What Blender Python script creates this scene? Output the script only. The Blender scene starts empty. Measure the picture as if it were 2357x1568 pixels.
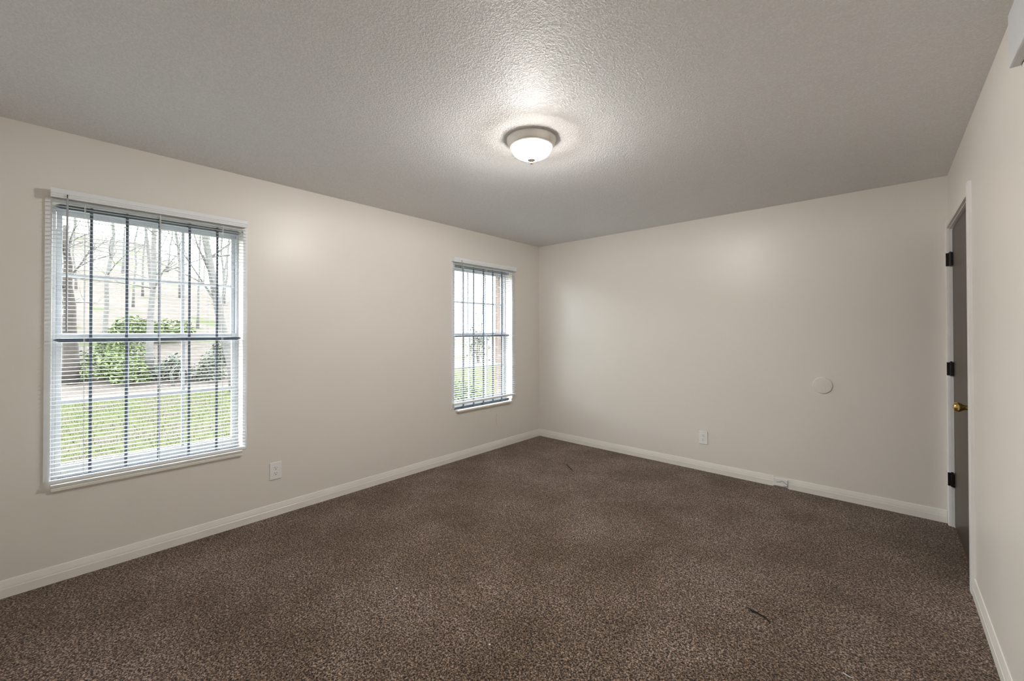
import bpy, bmesh, math, random
from mathutils import Vector, Matrix

# ------------------------------------------------------------------ camera, sky, exposure
C = bpy.context.scene.collection
S = bpy.context.scene
W, H = 3.66, 2.44            # room width (left wall x=0, right wall x=W) and ceiling height
NEAR = -4.78                 # wall behind the camera; back wall is y=0

def make_camera():
    yaw, pitch, roll = math.radians(132.0246), math.radians(0.4593), math.radians(-0.0601)
    f = Vector((math.cos(yaw) * math.cos(pitch), math.sin(yaw) * math.cos(pitch), math.sin(pitch)))
    r = Vector((math.sin(yaw), -math.cos(yaw), 0))
    u = r.cross(f)
    r2 = r * math.cos(roll) + u * math.sin(roll)
    u2 = -r * math.sin(roll) + u * math.cos(roll)
    cam = bpy.data.cameras.new('camera')
    o = bpy.data.objects.new('camera', cam)
    C.objects.link(o)
    m = Matrix((r2, u2, -f)).transposed().to_4x4()
    m.translation = Vector((3.3250, -4.1944, 1.3470))
    o.matrix_world = m
    cam.sensor_width = 36.0
    cam.lens = 948.14 * 36.0 / 2357.0
    cam.shift_x = (1178.5 - 1181.25) / 2357.0
    cam.shift_y = (755.4 - 784.0) / 2357.0
    cam.clip_start = 0.01
    cam.clip_end = 400
    S.camera = o
make_camera()

SKY = 11.5
LAMP = 56.0        # glow of the frosted dome
BULB = 102.0       # watts of the bulb inside it
w = bpy.data.worlds.new('overcast_sky')
S.world = w
w.use_nodes = True
nt = w.node_tree
bg = nt.nodes['Background']
tc = nt.nodes.new('ShaderNodeTexCoord')
sx = nt.nodes.new('ShaderNodeSeparateXYZ')
rp = nt.nodes.new('ShaderNodeValToRGB')
nt.links.new(tc.outputs['Generated'], sx.inputs[0])
nt.links.new(sx.outputs['Z'], rp.inputs[0])
rp.color_ramp.elements[0].position = 0.0
rp.color_ramp.elements[0].color = (0.90, 0.92, 0.95, 1)
rp.color_ramp.elements[1].position = 0.7
rp.color_ramp.elements[1].color = (0.93, 0.97, 1.0, 1)
nt.links.new(rp.outputs[0], bg.inputs['Color'])
bg.inputs['Strength'].default_value = SKY

for yc in (-3.768, -0.981):
    # sampling portals: they emit nothing, they only tell the renderer where daylight enters
    pl = bpy.data.lights.new('window_portal', 'AREA')
    pl.shape = 'RECTANGLE'; pl.size = 1.53; pl.size_y = 0.89
    pl.cycles.is_portal = True
    po = bpy.data.objects.new('window_portal', pl); C.objects.link(po)
    po.location = (-0.16, yc, 1.2875); po.rotation_euler = (0, math.radians(-90), 0)

S.view_settings.view_transform = 'Standard'
S.view_settings.look = 'None'
S.view_settings.exposure = 0.62
S.view_settings.gamma = 1.0
S.view_settings.use_curve_mapping = False
try:
    S.cycles.use_denoising = True
    S.cycles.max_bounces = 10
    S.cycles.diffuse_bounces = 6
    S.cycles.transparent_max_bounces = 24
    S.cycles.sample_clamp_indirect = 6.0
except Exception:
    pass

# ------------------------------------------------------------------ helpers
def lin(r, g, b):
    def f(c):
        c /= 255.0
        return c / 12.92 if c <= 0.04045 else ((c + 0.055) / 1.055) ** 2.4
    return (f(r), f(g), f(b), 1.0)

def tag(o, label=None, cat=None, group=None, kind=None):
    if label: o['label'] = label
    if cat: o['category'] = cat
    if group: o['group'] = group
    if kind: o['kind'] = kind
    return o

def thing(name, loc, label, cat, group=None):
    o = bpy.data.objects.new(name, None)
    o.empty_display_size = 0.05
    C.objects.link(o)
    o.location = loc
    return tag(o, label, cat, group)

class MB:
    """collects shapes in world coordinates and links them as one mesh object"""
    def __init__(self):
        self.bm = bmesh.new()
    def box(self, x0, x1, y0, y1, z0, z1):
        if x0 > x1: x0, x1 = x1, x0
        if y0 > y1: y0, y1 = y1, y0
        if z0 > z1: z0, z1 = z1, z0
        v = [self.bm.verts.new(p) for p in ((x0,y0,z0),(x1,y0,z0),(x1,y1,z0),(x0,y1,z0),(x0,y0,z1),(x1,y0,z1),(x1,y1,z1),(x0,y1,z1))]
        for f in ((0,3,2,1),(4,5,6,7),(0,1,5,4),(1,2,6,5),(2,3,7,6),(3,0,4,7)):
            self.bm.faces.new([v[i] for i in f])
        return self
    def prism(self, prof, axis, a, b):
        """closed profile extruded along axis. axis 'y': profile (x,z); 'x': profile (y,z); 'z': profile (x,y)"""
        def P(p, t):
            return {'y': (p[0], t, p[1]), 'x': (t, p[0], p[1]), 'z': (p[0], p[1], t)}[axis]
        A = [self.bm.verts.new(P(p, a)) for p in prof]
        B = [self.bm.verts.new(P(p, b)) for p in prof]
        n = len(prof)
        self.bm.faces.new(A); self.bm.faces.new(B[::-1])
        for i in range(n):
            self.bm.faces.new((A[i], B[i], B[(i+1) % n], A[(i+1) % n]))
        return self
    def lathe(self, prof, seg, M):
        """profile (radius, height) turned about local z, placed by matrix M"""
        rings = []
        for (r, h) in prof:
            if r < 1e-6:
                rings.append([self.bm.verts.new(M @ Vector((0, 0, h)))])
            else:
                rings.append([self.bm.verts.new(M @ Vector((r*math.cos(2*math.pi*k/seg), r*math.sin(2*math.pi*k/seg), h))) for k in range(seg)])
        for A, B in zip(rings, rings[1:]):
            for k in range(seg):
                a = A[k % len(A)], A[(k+1) % len(A)] if len(A) > 1 else None
                if len(A) == 1 and len(B) == 1: continue
                if len(A) == 1: self.bm.faces.new((A[0], B[(k+1) % seg], B[k]))
                elif len(B) == 1: self.bm.faces.new((A[k], A[(k+1) % seg], B[0]))
                else: self.bm.faces.new((A[k], A[(k+1) % seg], B[(k+1) % seg], B[k]))
        for R, flip in ((rings[0], True), (rings[-1], False)):
            if len(R) > 1: self.bm.faces.new(R if not flip else R[::-1])
        return self
    def tube(self, pts, radii, seg=6):
        pts = [Vector(p) for p in pts]
        if not hasattr(radii, '__len__'): radii = [radii] * len(pts)
        rings = []
        up = Vector((0, 0, 1))
        for i, p in enumerate(pts):
            d = (pts[min(i+1, len(pts)-1)] - pts[max(i-1, 0)])
            d = d.normalized() if d.length > 1e-9 else Vector((0, 0, 1))
            ref = up if abs(d.z) < 0.95 else Vector((1, 0, 0))
            a = d.cross(ref).normalized(); b = d.cross(a)
            rings.append([self.bm.verts.new(p + (a*math.cos(2*math.pi*k/seg) + b*math.sin(2*math.pi*k/seg)) * radii[i]) for k in range(seg)])
        for A, B in zip(rings, rings[1:]):
            for k in range(seg):
                self.bm.faces.new((A[k], A[(k+1) % seg], B[(k+1) % seg], B[k]))
        self.bm.faces.new(rings[0][::-1]); self.bm.faces.new(rings[-1])
        return self
    def grid_wall(self, xs, ys, zs, holes):
        """solid block cut by boxes: xs/ys/zs are sorted cell limits, holes are boxes left empty; only outer faces are made"""
        def solid(i, j, k):
            if not (0 <= i < len(xs)-1 and 0 <= j < len(ys)-1 and 0 <= k < len(zs)-1): return False
            c = ((xs[i]+xs[i+1])/2, (ys[j]+ys[j+1])/2, (zs[k]+zs[k+1])/2)
            return not any(h[0] < c[0] < h[1] and h[2] < c[1] < h[3] and h[4] < c[2] < h[5] for h in holes)
        V = {}
        def v(i, j, k):
            if (i, j, k) not in V: V[(i, j, k)] = self.bm.verts.new((xs[i], ys[j], zs[k]))
            return V[(i, j, k)]
        for i in range(len(xs)-1):
            for j in range(len(ys)-1):
                for k in range(len(zs)-1):
                    if not solid(i, j, k): continue
                    if not solid(i-1, j, k): self.bm.faces.new((v(i,j,k), v(i,j,k+1), v(i,j+1,k+1), v(i,j+1,k)))
                    if not solid(i+1, j, k): self.bm.faces.new((v(i+1,j,k), v(i+1,j+1,k), v(i+1,j+1,k+1), v(i+1,j,k+1)))
                    if not solid(i, j-1, k): self.bm.faces.new((v(i,j,k), v(i+1,j,k), v(i+1,j,k+1), v(i,j,k+1)))
                    if not solid(i, j+1, k): self.bm.faces.new((v(i,j+1,k), v(i,j+1,k+1), v(i+1,j+1,k+1), v(i+1,j+1,k)))
                    if not solid(i, j, k-1): self.bm.faces.new((v(i,j,k), v(i,j+1,k), v(i+1,j+1,k), v(i+1,j,k)))
                    if not solid(i, j, k+1): self.bm.faces.new((v(i,j,k+1), v(i+1,j,k+1), v(i+1,j+1,k+1), v(i,j+1,k+1)))
        return self
    def build(self, name, mat, parent=None, bevel=0.0, smooth=False, origin=None):
        bmesh.ops.recalc_face_normals(self.bm, faces=self.bm.faces)
        off = Vector((0, 0, 0))
        if parent is not None: off = world_loc(parent)
        elif origin is not None: off = Vector(origin)
        if off.length: bmesh.ops.translate(self.bm, vec=-off, verts=self.bm.verts)
        me = bpy.data.meshes.new(name)
        self.bm.to_mesh(me); self.bm.free()
        if smooth:
            for p in me.polygons: p.use_smooth = True
        me.materials.append(mat)
        o = bpy.data.objects.new(name, me)
        C.objects.link(o)
        if parent is not None: o.parent = parent
        elif origin is not None: o.location = origin
        if bevel:
            b = o.modifiers.new('bevel', 'BEVEL'); b.width = bevel; b.segments = 2; b.limit_method = 'ANGLE'; b.angle_limit = math.radians(40)
        if smooth == 'auto':
            try:
                me.set_sharp_from_angle(angle=math.radians(35))
            except Exception: pass
        return o

def world_loc(o):
    v = Vector((0, 0, 0))
    while o is not None:
        v = v + Vector(o.location); o = o.parent
    return v

# ------------------------------------------------------------------ materials
def new_mat(name):
    m = bpy.data.materials.new(name); m.use_nodes = True
    return m, m.node_tree, m.node_tree.nodes['Principled BSDF']

def N(nt, kind, **kw):
    n = nt.nodes.new(kind)
    for k, v in kw.items():
        if hasattr(n, k): setattr(n, k, v)
    return n

def coords(nt):
    # world position, so patterns run on over neighbouring pieces
    g = nt.nodes.new('ShaderNodeNewGeometry')
    return g.outputs['Position']

def noise(nt, vec, scale, detail=2.0, rough=0.5):
    n = nt.nodes.new('ShaderNodeTexNoise')
    n.inputs['Scale'].default_value = scale
    n.inputs['Detail'].default_value = detail
    n.inputs['Roughness'].default_value = rough
    nt.links.new(vec, n.inputs['Vector'])
    return n.outputs['Fac']

def ramp(nt, fac, stops):
    r = nt.nodes.new('ShaderNodeValToRGB')
    e = r.color_ramp.elements
    while len(e) < len(stops): e.new(0.5)
    for el, (p, c) in zip(e, stops):
        el.position = p; el.color = c if len(c) == 4 else (*c, 1)
    nt.links.new(fac, r.inputs[0])
    return r.outputs[0]

def mix(nt, fac, a, b, mode='MIX'):
    n = nt.nodes.new('ShaderNodeMix'); n.data_type = 'RGBA'; n.blend_type = mode
    ins = [s for s in n.inputs if s.type == 'RGBA']
    fi = n.inputs[0]
    if hasattr(fac, 'links'): nt.links.new(fac, fi)
    else: fi.default_value = fac
    for s, v in zip(ins, (a, b)):
        if hasattr(v, 'links'): nt.links.new(v, s)
        else: s.default_value = v
    return [s for s in n.outputs if s.type == 'RGBA'][0]

def bump(nt, bsdf, h, strength, dist):
    b = nt.nodes.new('ShaderNodeBump')
    b.inputs['Strength'].default_value = strength
    b.inputs['Distance'].default_value = dist
    nt.links.new(h, b.inputs['Height'])
    nt.links.new(b.outputs[0], bsdf.inputs['Normal'])

def plain(name, col, rough=0.5, metal=0.0, spec=0.5, var=0.0, vscale=20, bscale=0, bstr=0.1, bdist=0.001):
    m, nt, p = new_mat(name)
    p.inputs['Roughness'].default_value = rough
    p.inputs['Metallic'].default_value = metal
    p.inputs['Specular IOR Level'].default_value = spec
    if var:
        v = coords(nt)
        c2 = tuple(min(1, x * (1 + var)) for x in col[:3]) + (1,)
        c1 = tuple(x * (1 - var) for x in col[:3]) + (1,)
        nt.links.new(ramp(nt, noise(nt, v, vscale, 4), [(0.3, c1), (0.7, c2)]), p.inputs['Base Color'])
    else:
        p.inputs['Base Color'].default_value = col
    if bscale:
        bump(nt, p, noise(nt, coords(nt), bscale, 3), bstr, bdist)
    return m

def wall_paint():
    m, nt, p = new_mat('cream_satin_wall_paint')
    v = coords(nt)
    c = ramp(nt, noise(nt, v, 1.3, 3), [(0.35, (0.812, 0.778, 0.722)), (0.65, (0.830, 0.797, 0.745))])
    nt.links.new(c, p.inputs['Base Color'])
    p.inputs['Roughness'].default_value = 0.36
    p.inputs['Specular IOR Level'].default_value = 0.45
    h = mix(nt, 0.4, noise(nt, v, 140, 3), noise(nt, v, 18, 2))
    bump(nt, p, h, 0.16, 0.002)
    return m

def ceiling_paint():
    m, nt, p = new_mat('stippled_ceiling_paint')
    v = coords(nt)
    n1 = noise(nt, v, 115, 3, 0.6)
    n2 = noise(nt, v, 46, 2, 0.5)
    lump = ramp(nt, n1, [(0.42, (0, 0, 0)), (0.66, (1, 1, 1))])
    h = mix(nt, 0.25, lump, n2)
    # pits of the stipple are coloured darker, standing in for their shade
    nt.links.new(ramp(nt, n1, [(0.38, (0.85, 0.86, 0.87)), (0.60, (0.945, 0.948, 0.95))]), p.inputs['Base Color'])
    p.inputs['Roughness'].default_value = 0.55
    p.inputs['Specular IOR Level'].default_value = 0.42
    bump(nt, p, h, 0.9, 0.0046)
    return m

def carpet_mat():
    m, nt, p = new_mat('brown_twist_pile_carpet')
    v = coords(nt)
    tuft = nt.nodes.new('ShaderNodeTexNoise')
    tuft.inputs['Scale'].default_value = 135; tuft.inputs['Detail'].default_value = 3; tuft.inputs['Roughness'].default_value = 0.6
    tuft.inputs['Distortion'].default_value = 0.8
    nt.links.new(v, tuft.inputs['Vector'])
    fine = tuft.outputs['Fac']
    mid = noise(nt, v, 38, 3, 0.6)
    big = noise(nt, v, 2.1, 5, 0.62)
    c = ramp(nt, fine, [(0.38, lin(32, 23, 18)), (0.5, lin(96, 78, 65)), (0.62, lin(182, 162, 146))])  # shade between the tufts is put into the dark end of this colour
    c = mix(nt, 0.5, c, ramp(nt, mid, [(0.36, (0.62, 0.62, 0.62)), (0.64, (1.25, 1.25, 1.25))]), 'MULTIPLY')
    c = mix(nt, 1.0, c, ramp(nt, big, [(0.34, (0.74, 0.70, 0.62)), (0.50, (0.97, 0.95, 0.92)), (0.66, (1.25, 1.27, 1.34))]), 'MULTIPLY')
    nt.links.new(c, p.inputs['Base Color'])
    p.inputs['Roughness'].default_value = 1.0
    p.inputs['Specular IOR Level'].default_value = 0.1
    p.inputs['Sheen Weight'].default_value = 0.15
    p.inputs['Sheen Roughness'].default_value = 0.5
    bump(nt, p, mix(nt, 0.35, fine, mid), 1.0, 0.009)
    return m

def glass_mat():
    m = bpy.data.materials.new('window_glass'); m.use_nodes = True
    nt = m.node_tree; nt.nodes.clear()
    out = nt.nodes.new('ShaderNodeOutputMaterial')
    t = nt.nodes.new('ShaderNodeBsdfTransparent'); t.inputs[0].default_value = (0.95, 0.97, 0.96, 1)
    g = nt.nodes.new('ShaderNodeBsdfGlossy'); g.inputs['Roughness'].default_value = 0.02
    fr = nt.nodes.new('ShaderNodeFresnel'); fr.inputs['IOR'].default_value = 1.45
    mx = nt.nodes.new('ShaderNodeMixShader')
    # reflect at the front face only: the pane is thin, so no total reflection inside it
    ge = nt.nodes.new('ShaderNodeNewGeometry')
    ml = nt.nodes.new('ShaderNodeMath'); ml.operation = 'SUBTRACT'; ml.use_clamp = True
    nt.links.new(fr.outputs[0], ml.inputs[0]); nt.links.new(ge.outputs['Backfacing'], ml.inputs[1])
    nt.links.new(ml.outputs[0], mx.inputs[0]); nt.links.new(t.outputs[0], mx.inputs[1]); nt.links.new(g.outputs[0], mx.inputs[2])
    nt.links.new(mx.outputs[0], out.inputs[0])
    return m

def lamp_glass():
    m = bpy.data.materials.new('lit_frosted_lamp_glass'); m.use_nodes = True
    nt = m.node_tree; nt.nodes.clear()
    out = nt.nodes.new('ShaderNodeOutputMaterial')
    e = nt.nodes.new('ShaderNodeEmission')
    e.inputs[0].default_value = (1.0, 0.935, 0.86, 1)
    e.inputs[1].default_value = LAMP
    t = nt.nodes.new('ShaderNodeBsdfTransparent'); t.inputs[0].default_value = (0.9, 0.9, 0.9, 1)
    mx = nt.nodes.new('ShaderNodeMixShader'); mx.inputs[0].default_value = 0.45
    nt.links.new(t.outputs[0], mx.inputs[1]); nt.links.new(e.outputs[0], mx.inputs[2])
    nt.links.new(mx.outputs[0], out.inputs[0])
    return m

def brick_mat():
    m, nt, p = new_mat('weathered_brick')
    v = coords(nt)
    mp = nt.nodes.new('ShaderNodeMapping')
    mp.inputs['Rotation'].default_value = (math.radians(90), 0, math.radians(90))
    nt.links.new(v, mp.inputs[0])
    b = nt.nodes.new('ShaderNodeTexBrick')
    b.inputs['Scale'].default_value = 1.0
    b.inputs['Brick Width'].default_value = 0.21; b.inputs['Row Height'].default_value = 0.075; b.inputs['Mortar Size'].default_value = 0.008
    b.inputs['Color1'].default_value = (0.17, 0.115, 0.098, 1); b.inputs['Color2'].default_value = (0.13, 0.090, 0.078, 1); b.inputs['Mortar'].default_value = (0.19, 0.175, 0.16, 1)
    nt.links.new(mp.outputs[0], b.inputs['Vector'])
    nt.links.new(b.outputs[0], p.inputs['Base Color'])
    p.inputs['Roughness'].default_value = 0.9
    return m

def wood_door_mat():
    m, nt, p = new_mat('dark_brown_door_wood')
    v = coords(nt)
    mp = nt.nodes.new('ShaderNodeMapping'); mp.inputs['Scale'].default_value = (40, 40, 1.5)
    nt.links.new(v, mp.inputs[0])
    c = ramp(nt, noise(nt, mp.outputs[0], 1.5, 5, 0.6), [(0.3, lin(58, 49, 42)), (0.7, lin(83, 72, 63))])
    nt.links.new(c, p.inputs['Base Color'])
    p.inputs['Roughness'].default_value = 0.42
    return m

M = {}
M['wall'] = wall_paint()
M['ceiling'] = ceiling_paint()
M['carpet'] = carpet_mat()
M['glass'] = glass_mat()
M['lamp'] = lamp_glass()
M['brick'] = brick_mat()
M['door'] = wood_door_mat()
M['trim'] = plain('white_gloss_trim_paint', (0.88, 0.86, 0.81, 1), 0.30, var=0.015, vscale=9, bscale=40, bstr=0.05)
M['doortrim'] = plain('white_door_trim_paint', (0.88, 0.875, 0.87, 1), 0.32, var=0.02, vscale=9, bscale=40, bstr=0.08)
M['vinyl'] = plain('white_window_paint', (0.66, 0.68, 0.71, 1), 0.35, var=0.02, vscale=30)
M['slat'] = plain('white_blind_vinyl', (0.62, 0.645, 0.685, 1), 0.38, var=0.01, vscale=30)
M['casing'] = plain('white_casing_paint', (0.86, 0.87, 0.875, 1), 0.40, var=0.02, vscale=30)
M['valance'] = plain('white_valance_vinyl', (0.86, 0.885, 0.91, 1), 0.35, var=0.01, vscale=30)
M['cord'] = plain('white_blind_cord', (0.78, 0.80, 0.82, 1), 0.8)
M['wand'] = plain('grey_clear_wand_plastic', (0.42, 0.45, 0.49, 1), 0.25)
M['guard'] = plain('dark_slate_guard_paint', (0.095, 0.115, 0.145, 1), 0.30, var=0.15, vscale=60)
M['nickel'] = plain('brushed_nickel', (0.90, 0.87, 0.83, 1), 0.36, metal=0.75, var=0.03, vscale=90)
M['finial'] = plain('dull_nickel', (0.42, 0.39, 0.34, 1), 0.5, metal=0.3, var=0.03, vscale=90)
M['hinge'] = plain('dark_bronze_hinge', (0.03, 0.028, 0.027, 1), 0.30, metal=0.7, var=0.2, vscale=90)
M['brass'] = plain('polished_brass', (0.62, 0.44, 0.16, 1), 0.16, metal=1.0, var=0.06, vscale=60)
M['plate'] = plain('white_outlet_plastic', (0.88, 0.89, 0.89, 1), 0.35, var=0.01, vscale=40)
M['painted_plate'] = plain('painted_over_outlet', (0.825, 0.785, 0.722, 1), 0.40, var=0.02, vscale=60, bscale=200, bstr=0.1)
M['slot'] = plain('dark_slot', (0.02, 0.02, 0.02, 1), 0.7)
M['slotgrey'] = plain('grey_slot', (0.16, 0.155, 0.15, 1), 0.7)
M['greybox'] = plain('pale_grey_plastic', (0.62, 0.63, 0.65, 1), 0.45, var=0.02)
M['twig'] = plain('dark_twig_bark', (0.02, 0.015, 0.012, 1), 0.9, var=0.2, vscale=200)
M['thread'] = plain('white_plastic_thread', (0.80, 0.82, 0.86, 1), 0.5)
M['wire'] = plain('grey_wire', (0.28, 0.26, 0.24, 1), 0.5)

# ------------------------------------------------------------------ the room
WIN = [(-4.211, -3.325), (-1.424, -0.538)]   # the two window openings along the left wall
WZ0, WZ1 = 0.525, 2.05
holes = [(-0.3, 0.1, a, b, WZ0, WZ1) for a, b in WIN]
ys = sorted([NEAR - 0.12, 0.12] + [y for a in WIN for y in a])
o = MB().grid_wall([-0.155, 0], ys, [0, WZ0, WZ1, H], holes).build('wall_left', M['wall']); tag(o, kind='structure')
holes = [(-0.4, 0.1, a + 0.0, b + 0.0, WZ0 - 0.03, WZ1) for a, b in WIN]
ysb = sorted([NEAR - 1.5, 1.6] + [y for a in WIN for y in a])
o = MB().grid_wall([-0.27, -0.156], ysb, [-0.52, WZ0 - 0.03, WZ1, H + 0.4], holes).build('wall_outside', M['brick']); tag(o, kind='structure')
o = MB().box(0, W, 0, 0.12, 0, H).build('wall_back', M['wall']); tag(o, kind='structure')
DY0, DY1, DZ = -1.015, -0.045, 2.062          # door opening in the right wall
o = MB().grid_wall([W, W + 0.12], [NEAR - 0.12, DY0, DY1, 0.12], [0, DZ, H], [(W - 1, W + 1, DY0, DY1, -1, DZ)]).build('wall_right', M['wall']); tag(o, kind='structure')
o = MB().box(0, W, NEAR - 0.12, NEAR, 0, H).build('wall_near', M['wall']); tag(o, kind='structure')
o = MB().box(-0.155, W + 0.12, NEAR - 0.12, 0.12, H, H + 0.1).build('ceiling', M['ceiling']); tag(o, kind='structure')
o = MB().box(-0.155, W + 0.4, NEAR - 0.12, 0.12, -0.1, 0).build('floor', M['carpet']); tag(o, kind='structure')

# baseboards: flat lower face, sloped top
def base_profile(sgn):
    return [(0, 0), (0.011*sgn, 0), (0.011*sgn, 0.045), (0.0095*sgn, 0.047), (0.0085*sgn, 0.058), (0.0045*sgn, 0.080), (0.003*sgn, 0.087), (0, 0.088)]
o = MB().prism(base_profile(1), 'y', NEAR, -0.0).build('baseboard_left', M['trim']); tag(o, kind='structure')
PX0, PX1 = 2.600, 2.706                       # where the board is patched
b = MB()
b.prism(base_profile(-1), 'x', 0.0, PX0); b.prism(base_profile(-1), 'x', PX1, W - 0.016)
o = b.build('baseboard_back', M['trim']); tag(o, kind='structure')
o = MB().prism([(W - x, z) for x, z in base_profile(1)], 'y', NEAR, -1.061).build('baseboard_right', M['trim']); tag(o, kind='structure')
# the patch in the back baseboard: a flat block standing off the carpet, with a curl of wire
o = MB().box(PX0 + 0.001, PX1 - 0.001, -0.017, 0, 0.012, 0.074).build('trim_1', M['doortrim'], bevel=0.002); tag(o, kind='structure')
cr = MB()
cr.tube([(2.622, -0.0175, 0.048), (2.633, -0.019, 0.044), (2.648, -0.019, 0.048), (2.660, -0.0195, 0.060), (2.672, -0.0195, 0.060), (2.688, -0.019, 0.045), (2.702, -0.018, 0.036)], 0.0014, 6)
cr.tube([(2.702, -0.018, 0.036), (2.704, -0.019, 0.026), (2.692, -0.020, 0.018), (2.680, -0.020, 0.019), (2.676, -0.0185, 0.026)], 0.0014, 6)
o = cr.build('wire', M['wire'], smooth=True, origin=(2.66, -0.018, 0.03))
tag(o, 'thin grey wire curled over the white patch in the back baseboard', 'wire')

# ------------------------------------------------------------------ windows
def window(n, y0, y1, sill_ext, nail=False):
    root = bpy.data.objects.new('window_%d' % n, None); C.objects.link(root)
    root.location = (-0.1, (y0 + y1) / 2, WZ0); tag(root, kind='structure')
    fx0, fx1, fw = -0.154, -0.098, 0.014
    # outer frame set in the reveal
    f = MB()
    f.box(fx0, fx1, y0 + .0005, y0 + fw, WZ0 + .0005, WZ1 - .0005); f.box(fx0, fx1, y1 - fw, y1 - .0005, WZ0 + .0005, WZ1 - .0005)
    f.box(fx0, fx1, y0 + fw, y1 - fw, WZ1 - fw, WZ1 - .0005); f.box(fx0, fx1, y0 + fw, y1 - fw, WZ0 + .0005, WZ0 + fw)
    f.build('frame', M['vinyl'], root)
    a, b = y0 + fw, y1 - fw
    zm = 1.318
    for nm, x0, x1, z0, z1, bot, top in (('upper_sash', -0.150, -0.126, zm - 0.022, WZ1 - fw, 0.034, 0.030), ('lower_sash', -0.124, -0.100, WZ0 + fw, zm + 0.020, 0.062, 0.036)):
        sw = 0.024
        s = MB()
        s.box(x0, x1, a + .0005, a + sw, z0, z1); s.box(x0, x1, b - sw, b - .0005, z0, z1)
        s.box(x0, x1, a + sw, b - sw, z0, z0 + bot); s.box(x0, x1, a + sw, b - sw, z1 - top, z1)
        so = s.build(nm, M['vinyl'], root, bevel=0.002)
        g0, g1, h0, h1 = a + sw, b - sw, z0 + bot, z1 - top
        xm = (x0 + x1) / 2
        pm = MB(); pm.box(xm - .0015, xm + .0015, g0 - .004, g1 + .004, h0 - .004, h1 + .004); pm.build('pane', M['glass'], so)
        mm = MB()
        for k in (1, 2):
            y = g0 + (g1 - g0) * k / 3
            mm.box(xm - .009, xm + .009, y - .008, y + .008, h0, h1)
        z = (h0 + h1) / 2
        mm.box(xm - .0085, xm + .0085, g0, g1, z - .009, z + .009)
        mm.build('muntins', M['vinyl'], so)
    # flat casing on the wall around the opening
    c = MB()
    cw = 0.027 if n == 1 else 0.042
    c.box(0, 0.011, y0 - cw, y0, 0.545, WZ1 + 0.016); c.box(0, 0.011, y1, y1 + 0.027, 0.545, WZ1 + 0.016)
    c.box(0, 0.011, y0, y1, WZ1, WZ1 + 0.016)
    c.build('casing', M['casing'], root, bevel=0.0015)
    # sill board and the apron under it
    s0, s1 = sill_ext
    lip = 0.034 if n == 2 else 0.012
    s = MB(); s.prism([(-0.098, WZ0 + .0005), (lip - 0.004, WZ0 + .0005), (lip, WZ0 - 0.003), (lip, WZ0 - 0.016), (lip - 0.003, WZ0 - 0.019), (0.0005, WZ0 - 0.019), (0.0005, WZ0), (-0.098, WZ0)], 'y', s0, s1)
    s.build('sill', M['trim'] if n == 2 else M['wall'], root)
    ap = MB(); ap.box(0.0005, 0.014 if n == 2 else 0.018, s0 + (0.001 if n == 1 else 0.03), s1 - 0.001, WZ0 - 0.036, WZ0 - 0.019)
    ap.build('apron', M['wall'], root, bevel=0.002)
    return root
window(1, *WIN[0], (-4.2105, -3.3255))
window(2, *WIN[1], (-1.395, -0.560))

# steel guard bars inside each opening, between sash and blind
def guard(yc, label):
    r = thing('window_guard', (-0.012, yc, WZ0), label, 'window bars', 'steel window guards')
    for k in range(-2, 3):
        y = yc + 0.148 * k
        MB().box(-0.0165, -0.0035, y - 0.0065, y + 0.0065, WZ0 + 0.003, WZ1 - 0.004).build('bar', M['guard'], r, bevel=0.0015)
    for zc, hh in ((WZ1 - 0.016, 0.012), (1.302, 0.012), (WZ0 + 0.014, 0.013)):
        prof = [(yc - 0.441, zc), (yc - 0.415, zc + hh), (yc + 0.415, zc + hh), (yc + 0.441, zc), (yc + 0.415, zc - hh), (yc - 0.415, zc - hh)]
        MB().prism(prof, 'x', -0.0225, -0.0167).build('rail', M['guard'], r)
    return r
guard(-3.767, 'dark steel five-bar guard in the window nearer the camera, view of lawn behind')
guard(-0.992, 'dark steel five-bar guard in the window near the room corner')

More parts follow.
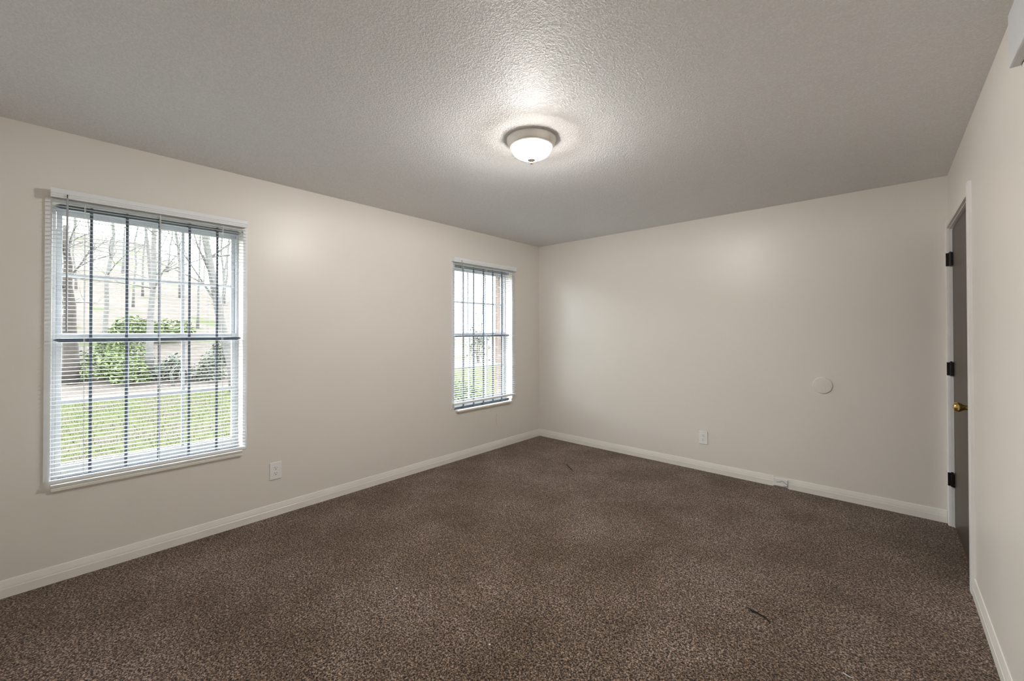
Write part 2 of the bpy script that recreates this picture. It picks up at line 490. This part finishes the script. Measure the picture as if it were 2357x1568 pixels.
# mini blinds
def blind(y0, y1, z_rail, z_last, label, wand_y, wand_x=0.066):
    r = thing('window_blind', (0.03, (y0 + y1) / 2, z_rail), label, 'blind', 'white mini blinds')
    hr = MB(); hr.box(0.0125, 0.043, y0 + 0.004, y1 - 0.004, 2.074, 2.110); hr.build('headrail', M['valance'], r, bevel=0.001)
    for e in (y0, y1 - 0.003):
        MB().box(0.0, 0.046, e, e + 0.003, 2.070, 2.113).build('bracket', M['valance'], r)
    vp = [(0.0435, 2.116), (0.054, 2.115), (0.0575, 2.112), (0.058, 2.089), (0.0545, 2.0865), (0.0575, 2.084), (0.0575, 2.0775), (0.0545, 2.0755), (0.0565, 2.073), (0.0555, 2.066), (0.053, 2.064), (0.050, 2.064), (0.0435, 2.074)]
    MB().prism(vp, 'y', y0 - 0.001, y1 + 0.001).build('valance', M['valance'], r)
    # slats: shallow crowned strips, tipped a little towards the room
    s = MB()
    pitch = 0.0223
    n = int(round((2.046 - z_last) / pitch))
    step = (2.046 - z_last) / n
    tilt = math.radians(2.0)
    rnd = random.Random(int(abs(y0) * 1000))
    for i in range(n + 1):
        z = z_last + i * step + rnd.uniform(-.0005, .0005)
        t = tilt + math.radians(rnd.uniform(-1.0, 1.0))
        top, bot = [], []
        for k in range(5):
            u = -0.0125 + 0.025 * k / 4
            hgt = 0.0015 * (1 - (u / 0.0125) ** 2)
            x = 0.033 + u * math.cos(t) + hgt * math.sin(t)
            zz = z - u * math.sin(t) + hgt * math.cos(t)
            top.append((x, zz + 0.0003)); bot.append((x, zz - 0.0003))
        s.prism(top + bot[::-1], 'y', y0 + 0.003, y1 - 0.003)
    s.build('slats', M['slat'], r, smooth='auto')
    rp = [(0.020, z_rail + 0.006), (0.022, z_rail + 0.001), (0.027, z_rail), (0.040, z_rail), (0.045, z_rail + 0.002), (0.047, z_rail + 0.008), (0.046, z_rail + 0.018), (0.042, z_rail + 0.0225), (0.024, z_rail + 0.0225), (0.020, z_rail + 0.018)]
    MB().prism(rp, 'y', y0 + 0.002, y1 - 0.002).build('bottom_rail', M['valance'], r)
    for f in (0.139, 0.493, 0.848):
        y = y0 + (y1 - y0) * f
        c = MB()
        for x in (0.0197, 0.0463): c.box(x - .0007, x + .0007, y - .0009, y + .0009, z_rail + 0.02, 2.075)
        c.box(0.0323, 0.0337, y + 0.003, y + 0.0044, z_rail + 0.02, 2.076)
        c.build('ladder_cord', M['cord'], r)
    wd = MB()
    wd.tube([(wand_x, wand_y, 2.066), (wand_x, wand_y, 1.345)], 0.0042, 6)
    wo = wd.build('tilt_wand', M['wand'], r)
    hk = MB(); hk.tube([(0.0585, wand_y, 2.085), (wand_x, wand_y, 2.083), (wand_x + 0.001, wand_y, 2.072), (wand_x, wand_y, 2.064)], 0.002, 6)
    hk.build('hook', M['hinge'], wo)
    return r
blind(-4.217, -3.312, 0.534, 0.5755, 'white mini blind over the window nearer the camera, lowered to the sill', -4.157)
blind(-1.464, -0.507, 0.586, 0.634, 'white mini blind over the window near the corner, stopping short of its sill', -1.372)

# ------------------------------------------------------------------ ceiling lamp
LX, LY = 1.838, -2.388
T = Matrix.Translation((LX, LY, H))
lamp = thing('ceiling_light', (LX, LY, H), 'round flush ceiling light with brushed nickel rim and glowing frosted dome', 'ceiling light')
pan = [(0.0, 0.0), (0.136, 0.0), (0.140, -0.003), (0.1405, -0.007), (0.138, -0.011), (0.1365, -0.020), (0.132, -0.032), (0.127, -0.040), (0.1255, -0.0425), (0.1245, -0.043), (0.1235, -0.047), (0.120, -0.050), (0.117, -0.0505), (0.1155, -0.048), (0.115, -0.038), (0.0, -0.038)]
MB().lathe(pan, 96, T).build('rim', M['nickel'], lamp, smooth='auto')
dome = [(0.1135, -0.040), (0.1135, -0.0505)] + [(0.1135 * math.cos(a) ** 0.88, -0.0505 - 0.060 * math.sin(a)) for a in [math.radians(x) for x in range(5, 90, 5)]] + [(0.0, -0.1105)]
MB().lathe(dome, 96, T).build('glass_dome', M['lamp'], lamp, smooth=True)
for sx_ in (0.0,):
    bl = bpy.data.lights.new('bulb', 'POINT'); bl.energy = BULB; bl.color = (1.0, 0.962, 0.925); bl.shadow_soft_size = 0.036
    bo = bpy.data.objects.new('bulb', bl); C.objects.link(bo); bo.parent = lamp; bo.location = (sx_, 0, -0.047)
fin = [(0.0, -0.104), (0.008, -0.109), (0.021, -0.1135), (0.0225, -0.117), (0.021, -0.1205), (0.013, -0.1235), (0.0055, -0.125), (0.005, -0.129), (0.009, -0.132), (0.009, -0.137), (0.005, -0.1405), (0.0, -0.142)]
MB().lathe(fin, 32, T).build('finial', M['finial'], lamp, smooth='auto')

# ------------------------------------------------------------------ outlets and wall fittings
def outlet(name, centre, normal, w_, h_, label, plate, slot1, face=True):
    cx, cy, cz = centre
    r = thing(name, centre, label, 'outlet', 'wall outlets')
    # local frame: n out of the wall, t along it
    n = Vector(normal); t = Vector((0, 0, 1)).cross(n)
    def P(a, b_, d): return Vector(centre) + t * a + Vector((0, 0, 1)) * b_ + n * d
    def slab(mb, a0, a1, b0, b1, d0, d1):
        p, q = P(a0, b0, d0), P(a1, b1, d1)
        mb.box(p.x, q.x, p.y, q.y, p.z, q.z)
    m = MB(); slab(m, -w_/2, w_/2, -h_/2, h_/2, 0, 0.0058); m.build('cover_plate', plate, r, bevel=0.0025)
    R3 = n.to_track_quat('Z', 'Y').to_matrix().to_4x4()
    for zc in (0.0195, -0.0195):
        rec = MB()
        Tm = Matrix.Translation(P(0, zc, 0)) @ R3
        rec.lathe([(0, 0.004), (0.0168, 0.004), (0.0168, 0.0068), (0.0158, 0.0074), (0, 0.0074)], 28, Tm)
        ro = rec.build('receptacle', plate, r)
        for a, hh in ((-0.0064, 0.0045), (0.0064, 0.0036)):
            sl = MB(); slab(sl, a - .0012, a + .0012, zc + 0.0045 - hh, zc + 0.0045 + hh, 0.0066, 0.0077); sl.build('slot', slot1, ro)
        gr = MB(); gr.lathe([(0, 0.0066), (0.0028, 0.0066), (0.0028, 0.0077), (0, 0.0077)], 12, Matrix.Translation(P(0, zc - 0.0075, 0)) @ R3)
        gr.build('ground_hole', M['slot'] if plate is not M['painted_plate'] else slot1, ro)
    sc = MB(); sc.lathe([(0, 0.005), (0.0032, 0.005), (0.003, 0.0068), (0, 0.0070)], 14, Matrix.Translation(P(0, 0, 0)) @ R3); sc.build('screw', plate, r)
    return r
outlet('wall_outlet', (0, -3.111, 0.328), (1, 0, 0), 0.080, 0.124, 'white duplex outlet on the window wall, between the two windows', M['plate'], M['slotgrey'])
outlet('wall_outlet', (0, -0.755, 0.337), (1, 0, 0), 0.076, 0.124, 'outlet painted over in wall colour, below the window near the corner', M['painted_plate'], M['painted_plate'])
outlet('wall_outlet', (2.018, 0, 0.319), (0, -1, 0), 0.080, 0.124, 'white duplex outlet low on the back wall, left of the round cover', M['plate'], M['slotgrey'])
d = MB(); d.lathe([(0, 0), (0.0655, 0), (0.0655, 0.007), (0.064, 0.009), (0.058, 0.0098), (0, 0.0102)], 56, Matrix.Translation((2.946, 0, 0.904)) @ Matrix.Rotation(math.radians(90), 4, 'X'))
o = d.build('round_cover', M['painted_plate'], smooth='auto', origin=(2.946, 0, 0.904))
tag(o, 'round blank cover disc painted wall colour on the back wall', 'wall cover')
bx = MB(); bx.box(W - 0.028, W, -2.36, -2.105, 2.205, 2.385)
o = bx.build('wall_box', M['greybox'], bevel=0.006, origin=(W, -2.23, 2.295))
tag(o, 'pale grey box high on the right wall beside the ceiling', 'wall box')

# ------------------------------------------------------------------ door in the right wall
door = bpy.data.objects.new('door_1', None); C.objects.link(door); door.location = (W, -0.53, 0); tag(door, kind='structure')
j = MB()
j.box(W + .0005, W + 0.1195, DY1 - 0.0005, DY1 - 0.020, 0.0005, DZ - 0.0005); j.box(W + .0005, W + 0.1195, DY0 + 0.0005, DY0 + 0.018, 0.0005, DZ - 0.0005)
j.box(W + .0005, W + 0.1195, DY0 + 0.018, DY1 - 0.020, DZ - 0.010, DZ - 0.0005)
j.build('jamb', M['doortrim'], door)
st = MB()
st.box(W + 0.055, W + 0.075, DY1 - 0.0205, DY1 - 0.032, 0.001, DZ - 0.0105); st.box(W + 0.055, W + 0.075, DY0 + 0.0185, DY0 + 0.030, 0.001, DZ - 0.0105); st.box(W + 0.055, W + 0.075, DY0 + 0.030, DY1 - 0.032, DZ - 0.022, DZ - 0.0105)
st.build('stop', M['doortrim'], door)
def casing_leg(y0, y1, z1):
    # moulded strip: thick outer edge, eased inner edge
    s = MB(); s.prism([(W, y0), (W - 0.010, y0), (W - 0.0145, y0 + (y1 - y0) * 0.18), (W - 0.0145, y0 + (y1 - y0) * 0.82), (W - 0.012, y1), (W, y1)], 'z', 0.001, z1)
    return s
casing_leg(-0.060, -0.001, 2.118).build('casing', M['doortrim'], door)
casing_leg(-1.000, -1.060, 2.118).build('casing', M['doortrim'], door)
hc = MB(); hc.prism([(W, 2.058), (W - 0.012, 2.058), (W - 0.0145, 2.066), (W - 0.0145, 2.108), (W - 0.010, 2.118), (W, 2.118)], 'y', -0.9995, -0.0605)
hc.build('head_casing', M['wall'], door)  # wall colour stands in for the shading on the white head piece
lf = MB(); lf.box(W + 0.016, W + 0.051, -0.994, -0.0685, 0.012, 2.044)
leaf = lf.build('door_leaf', M['door'], door, bevel=0.0015); leaf['label'] = 'dark brown flush door leaf'
for zc in (1.840, 1.085, 0.325):
    hg = MB()
    hg.box(W - 0.016, W + 0.014, -0.0656, -0.0632, zc - 0.045, zc + 0.045)
    hg.tube([(W + 0.0045, -0.0745, zc - 0.047), (W + 0.0045, -0.0745, zc + 0.047)], 0.0078, 12)
    hg.box(W + 0.006, W + 0.0158, -0.098, -0.0745, zc - 0.045, zc + 0.045)
    ho = hg.build('hinge', M['hinge'], door)
    pn = MB(); pn.tube([(W + 0.0045, -0.0745, zc + 0.0475), (W + 0.0045, -0.0745, zc + 0.053)], 0.0055, 10); pn.build('pin', M['hinge'], ho)
KT = Matrix.Translation((W + 0.016, -0.928, 0.935)) @ Matrix.Rotation(math.radians(-90), 4, 'Y')
kn = MB(); kn.lathe([(0, 0), (0.033, 0), (0.033, 0.003), (0.028, 0.007), (0.014, 0.009), (0.0125, 0.024), (0.0135, 0.034), (0.018, 0.042), (0.0235, 0.050), (0.0258, 0.058), (0.0252, 0.066), (0.021, 0.0735), (0.012, 0.077), (0, 0.078)], 40, KT)
ko = kn.build('knob', M['brass'], leaf, smooth='auto'); ko['label'] = 'polished brass knob'
# closed space behind the door
o = MB().box(W + 0.121, W + 0.16, -1.2, 0.1, 0, 2.3).build('wall_hall', M['wall']); tag(o, kind='structure')

# ------------------------------------------------------------------ litter on the carpet
t = MB(); t.tube([(0.933, -0.738, 0.004), (0.985, -0.783, 0.007), (1.03, -0.815, 0.006), (1.077, -0.852, 0.003)], [0.0028, 0.0036, 0.0034, 0.002], 7)
o = t.build('twig', M['twig'], smooth=True, origin=(1.0, -0.79, 0)); tag(o, 'short dark straight twig on the carpet near the room corner', 'twig')
t = MB(); t.tube([(2.826, -1.938, 0.004), (2.846, -1.955, 0.007), (2.872, -1.955, 0.007), (2.905, -1.965, 0.006), (2.925, -1.985, 0.003)], [0.003, 0.0045, 0.0035, 0.003, 0.0015], 7)
o = t.build('twig', M['twig'], smooth=True, origin=(2.87, -1.96, 0)); tag(o, 'crooked dark scrap on the carpet in front of the door', 'twig')
t = MB(); t.tube([(3.196, -2.117, 0.004), (3.204, -2.124, 0.006), (3.216, -2.127, 0.006), (3.230, -2.122, 0.004)], 0.0016, 7)
o = t.build('thread', M['thread'], smooth=True, origin=(3.21, -2.12, 0)); tag(o, 'short curved white plastic thread on the carpet', 'thread')
def crumb(x, y, s, label, m):
    bm = bmesh.new(); bmesh.ops.create_icosphere(bm, subdivisions=2, radius=s)
    rr = random.Random(int(x * 1000))
    for v in bm.verts: v.co *= rr.uniform(0.75, 1.2); v.co.z *= 0.7
    mb = MB(); mb.bm.free(); mb.bm = bm
    bmesh.ops.translate(bm, vec=(x, y, s * 0.5), verts=bm.verts)
    tag(mb.build('crumb', m, smooth=True, origin=(x, y, 0)), label, 'crumb', 'crumbs on the carpet')
crumb(1.421, -2.995, 0.0055, 'pale crumb with a dark shadow, the crumb nearest the window wall', M['thread'])
crumb(1.315, -2.638, 0.004, 'tiny white crumb on the open carpet, farther from the camera than the others', M['thread'])
crumb(2.057, -2.941, 0.0042, 'tiny white crumb on the carpet closest to the photo bottom edge', M['thread'])

# ------------------------------------------------------------------ outside
def olin(r, g, b, k=0.066):
    # outdoor reflectances (overcast daylight is far brighter than the lamp-lit room)
    c = lin(r, g, b)
    return (c[0] * k, c[1] * k, c[2] * k, 1.0)

def grass_mat():
    m, nt, p = new_mat('lawn_grass')
    v = coords(nt)
    c = ramp(nt, noise(nt, v, 9, 5, 0.7), [(0.30, olin(158, 176, 84)), (0.5, olin(192, 208, 114)), (0.68, olin(218, 222, 158))])
    c = mix(nt, ramp(nt, noise(nt, v, 1.1, 4, 0.6), [(0.50, (0, 0, 0)), (0.66, (1, 1, 1))]), c, olin(214, 196, 178))
    nt.links.new(c, p.inputs['Base Color'])
    p.inputs['Roughness'].default_value = 0.95; p.inputs['Specular IOR Level'].default_value = 0.1
    bump(nt, p, noise(nt, v, 60, 3), 0.6, 0.03)
    return m
def hill_mat():
    m, nt, p = new_mat('leaf_litter')
    v = coords(nt)
    c = ramp(nt, noise(nt, v, 3.0, 6, 0.75), [(0.3, olin(212, 190, 174)), (0.5, olin(240, 224, 212)), (0.7, olin(255, 246, 238))])
    c = mix(nt, ramp(nt, noise(nt, v, 0.45, 4, 0.6), [(0.56, (0, 0, 0)), (0.64, (1, 1, 1))]), c, olin(188, 204, 140))
    nt.links.new(c, p.inputs['Base Color'])
    p.inputs['Roughness'].default_value = 1.0; p.inputs['Specular IOR Level'].default_value = 0.1
    return m
M['grass'] = grass_mat()
M['litter'] = hill_mat()
M['asphalt'] = plain('pale_road', olin(190, 180, 172), 0.9, var=0.12, vscale=6)
M['concrete'] = plain('pale_concrete_path', olin(214, 200, 190), 0.9, var=0.1, vscale=8)
M['bark'] = plain('dark_bark', olin(146, 128, 116), 0.95, var=0.35, vscale=9)
M['bark2'] = plain('pale_grey_bark', olin(246, 242, 236), 0.95, var=0.2, vscale=9)
M['leaf'] = plain('fresh_green_leaves', olin(176, 206, 104, 0.105), 0.7, var=0.35, vscale=7)
M['leaf2'] = plain('dull_green_leaves', olin(172, 184, 150, 0.095), 0.7, var=0.35, vscale=7)
M['white_wood'] = plain('bleached_stick', olin(236, 232, 226), 0.8)

GZ = -0.5
def terrain(x, y):
    """ground height: flat lawn, then a slope rising through the wood"""
    d = max(0.0, -13.9 - x)
    hill = 1.0 if y < 4 else max(0.06, 1.0 - (y - 4) / 9.0)
    return GZ + hill * 0.24 * d + (0.25 * math.sin(x * 0.37 + 1) * math.sin(y * 0.29) * min(1, d / 4))
def ground(name, x0, x1, nx, y0, y1, ny, mat, zoff=0.0):
    bm = bmesh.new()
    g = [[bm.verts.new((x0 + (x1-x0)*i/nx, y0 + (y1-y0)*k/ny, terrain(x0 + (x1-x0)*i/nx, y0 + (y1-y0)*k/ny) + zoff)) for k in range(ny+1)] for i in range(nx+1)]
    for i in range(nx):
        for k in range(ny): bm.faces.new((g[i][k], g[i][k+1], g[i+1][k+1], g[i+1][k]))
    mb = MB(); mb.bm.free(); mb.bm = bm
    o = mb.build(name, mat, smooth=True); tag(o, kind='structure')
    return o
ground('lawn', -13.4, -0.27, 6, -30, 45, 10, M['grass'], -0.004)
ground('hillside', -75, -13.4, 60, -40, 90, 80, M['litter'])
o = MB().box(-13.9, -12.75, -30, 45, GZ - 0.1, GZ + 0.012).build('road', M['asphalt']); tag(o, kind='structure')
o = MB().prism([(-3.2, 2.9), (-4.0, 3.0), (-13.0, 14.3), (-12.0, 14.8)], 'z', GZ - 0.1, GZ + 0.02).build('path', M['concrete']); tag(o, kind='structure')

# grass blades: stuff
rnd = random.Random(5)
bm = bmesh.new()
for k in range(18000):
    u = rnd.random()
    x = -1.0 - 11.6 * u ** 1.15
    if rnd.random() < 0.72: y = -4.9 + rnd.random() * (1.5 + 0.33 * (-x + 3.3))
    else: y = -1.0 + (-x) * (0.75 + 0.5 * rnd.random())
    hgt = rnd.uniform(0.03, 0.075); a = rnd.uniform(0, 6.28); wd_ = rnd.uniform(0.003, 0.007)
    dx, dy = math.cos(a) * wd_, math.sin(a) * wd_
    lx, ly = rnd.uniform(-.03, .03), rnd.uniform(-.03, .03)
    v = [bm.verts.new((x - dx, y - dy, GZ - 0.01)), bm.verts.new((x + dx, y + dy, GZ - 0.01)), bm.verts.new((x + lx, y + ly, GZ + hgt))]
    bm.faces.new(v)
mb = MB(); mb.bm.free(); mb.bm = bm
o = mb.build('grass', plain('grass_blades', olin(150, 172, 80), 0.8, var=0.3, vscale=3)); tag(o, 'short grass of the lawn outside the windows', 'grass', kind='stuff')

def tree(x, y, r0, h, lean, seed, bark, label, group=None, depth=4, twigs=True, name='bare_tree'):
    rr = random.Random(seed)
    z0 = terrain(x, y) - 0.1
    root = thing(name, (x, y, z0), label, 'tree', group)
    trunk = MB(); br = MB()
    top = Vector((x + lean[0], y + lean[1], z0 + h))
    pts, rad = [], []
    n = 8
    for i in range(n + 1):
        t_ = i / n
        p = Vector((x, y, z0)).lerp(top, t_) + Vector((rr.uniform(-1, 1), rr.uniform(-1, 1), 0)) * 0.02 * h * t_ * (1 - t_) * 2
        pts.append(p); rad.append(r0 * (1.35 if i == 0 else 1.0) * (1 - 0.72 * t_))
    trunk.tube(pts, rad, 10)
    def branch(p, d, L, r, lev):
        if lev == 0 or r < 0.003: return
        q = [p]; rad = [r]; cur = p.copy(); dd = d.copy()
        for i in range(3):
            dd = (dd + Vector((rr.uniform(-.35, .35), rr.uniform(-.35, .35), rr.uniform(-.18, .30)))).normalized()
            cur = cur + dd * L / 3; q.append(cur.copy()); rad.append(r * (1 - 0.24 * (i + 1)))
            if lev > 1:
                for _ in range(2 if lev > 2 else 3):
                    nd = (dd + Vector((rr.uniform(-1, 1), rr.uniform(-1, 1), rr.uniform(-.5, .8)))).normalized()
                    branch(cur.copy(), nd, L * rr.uniform(0.45, 0.7), rad[-1] * 0.55, lev - 1)
        br.tube(q, rad, 4)
    nb = int(5 + h * 0.9)
    for k in range(nb):
        t_ = rr.uniform(0.30, 1.0)
        i = min(n - 1, int(t_ * n))
        p = pts[i].lerp(pts[i + 1], t_ * n - i)
        a = rr.uniform(0, 6.28)
        branch(p, Vector((math.cos(a), math.sin(a), rr.uniform(0.1, 0.9))).normalized(), h * rr.uniform(0.22, 0.38), r0 * 0.30 * (1.25 - t_), depth)
    trunk.build('trunk', bark, root, smooth=True); br.build('branches', bark, root)
    return root

def bush(x, y, rx, ry, h, n, seed, mat, label, group=None, leaf=0.05):
    rr = random.Random(seed)
    z0 = terrain(x, y) - 0.03
    root = thing('bush', (x, y, z0), label, 'bush', group)
    st, lv = MB(), bmesh.new()
    for k in range(9):
        a = rr.uniform(0, 6.28); q = rr.uniform(0.2, 0.8)
        e = Vector((x + math.cos(a) * rx * q, y + math.sin(a) * ry * q, z0 + h * rr.uniform(0.6, 0.95)))
        st.tube([(x + math.cos(a) * 0.05, y + math.sin(a) * 0.05, z0), (Vector((x, y, z0)).lerp(e, 0.5) + Vector((0, 0, 0.08 * h))), e], [0.018, 0.012, 0.004], 5)
    for k in range(n):
        while True:
            p = Vector((rr.uniform(-1, 1), rr.uniform(-1, 1), rr.uniform(0, 1)))
            if p.x ** 2 + p.y ** 2 + (p.z * 0.98) ** 2 < 1 and p.length > rr.random() * 0.85: break
        wob = 1 + 0.18 * math.sin(p.x * 5 + seed) + 0.15 * math.cos(p.y * 6 + seed)
        c = Vector((x + p.x * rx * wob, y + p.y * ry * wob, z0 + 0.05 * h + p.z * h * wob * 0.95))
        a = Vector((rr.uniform(-1, 1), rr.uniform(-1, 1), rr.uniform(-.6, .6))).normalized()
        b = a.cross(Vector((rr.uniform(-1, 1), rr.uniform(-1, 1), rr.uniform(-1, 1)))).normalized()
        s = leaf * rr.uniform(0.6, 1.3)
        vs = [lv.verts.new(c + v) for v in (-a * s, b * s * .45, a * s, -b * s * .45)]
        lv.faces.new(vs)
    st.build('stems', M['bark'], root)
    m2 = MB(); m2.bm.free(); m2.bm = lv; m2.build('leaves', mat, root)
    return root

tree(-15.4, -3.86, 0.21, 5.0, (-0.3, -0.15), 11, M['bark'], 'thick dark tree trunk beyond the lawn, behind the tilt wand of the left window')
tree(-15.2, -2.05, 0.11, 9.0, (0.0, 0.1), 12, M['bark2'], 'slim straight tree seen behind the middle bar of the left window')
tree(-11.3, -0.50, 0.15, 7.5, (0.3, -1.3), 13, M['bark2'], 'pale grey leaning tree at the right side of the left window', depth=4)
tree(-19.8, 1.55, 0.13, 9.0, (0.2, 0.4), 14, M['bark2'], 'pale grey trunk at the right edge of the view through the left window')
gl = 'bare grey tree on the wooded slope beyond the lawn'
k = 0
rnd = random.Random(77)
for x, y in ((-19, -3.0), (-22.5, 0.6), (-24, -3.9), (-27, -1.4), (-29, 3.2), (-33, -3.4), (-35, 2.0), (-40, -0.8), (-41, 6.0), (-26, 18.4), (-30, 27.5), (-36, 37.5), (-18, -8.5), (-23, 7.0), (-20.5, -1.3), (-25.5, 2.2), (-31, -0.6), (-37, 4.2), (-44, 2.4), (-30.5, 1.2), (-46, -2.2)):
    k += 1
    tree(x, y, rnd.uniform(0.05, 0.10), rnd.uniform(6, 10), (rnd.uniform(-.6, .6), rnd.uniform(-.6, .6)), 100 + k, M['bark2'], gl, 'bare trees on the slope', depth=4)
bush(-20.2, -1.5, 0.9, 1.45, 0.85, 2400, 21, M['leaf'], 'bright green rounded bush on the slope, seen above the left window meeting rail', leaf=0.10)
bush(-15.6, -3.1, 0.7, 0.75, 0.95, 2200, 22, M['leaf'], 'fresh green bush right of the thick dark trunk', leaf=0.06)
bush(-15.0, -2.55, 0.6, 0.55, 0.75, 1700, 23, M['leaf'], 'low yellow-green bush left of the slim straight tree', leaf=0.06)
bush(-15.0, -1.55, 0.6, 0.5, 0.8, 1600, 24, M['leaf2'], 'dull green bush right of the slim straight tree', leaf=0.06)
bush(-14.5, -0.55, 0.6, 0.55, 0.9, 1700, 25, M['leaf2'], 'dull green shrub among bleached sticks beyond the road', leaf=0.055)
bush(-16.5, 0.4, 0.8, 0.7, 0.9, 1500, 26, M['leaf2'], 'dull green shrub at the right end of the view over the road', leaf=0.06)
bush(-17.5, -2.6, 0.9, 0.8, 1.0, 1700, 27, M['leaf'], 'green bush on the slope behind the low yellow-green bush', leaf=0.07)
bush(-4.35, 2.42, 0.45, 0.5, 0.62, 2600, 28, M['leaf'], 'bright green hedge bush low outside the window near the corner', leaf=0.035)
bush(-5.15, 3.15, 0.45, 0.5, 0.55, 2000, 29, M['leaf'], 'second green hedge bush outside the window near the corner, farther out', leaf=0.035)
bush(-14.6, 12.6, 0.7, 0.7, 2.9, 420, 30, M['leaf2'], 'tall thin-leaved evergreen far outside the window near the corner', leaf=0.09)
rr = random.Random(9)
for k in range(5):
    x, y = -14.05 + rr.uniform(-.1, .1), -1.35 + rr.uniform(-.35, .45)
    z = terrain(x, y)
    s = MB(); s.tube([(x, y, z - 0.02), (x + rr.uniform(-.1, .1), y + rr.uniform(-.1, .1), z + 0.45), (x + rr.uniform(-.2, .2), y + rr.uniform(-.25, .25), z + rr.uniform(0.7, 1.0))], [0.022, 0.016, 0.008], 6)
    o = s.build('stick', M['white_wood'], smooth=True, origin=(x, y, z)); tag(o, 'bleached white stick standing among shrubs beyond the road', 'stick', 'white sticks among the shrubs')
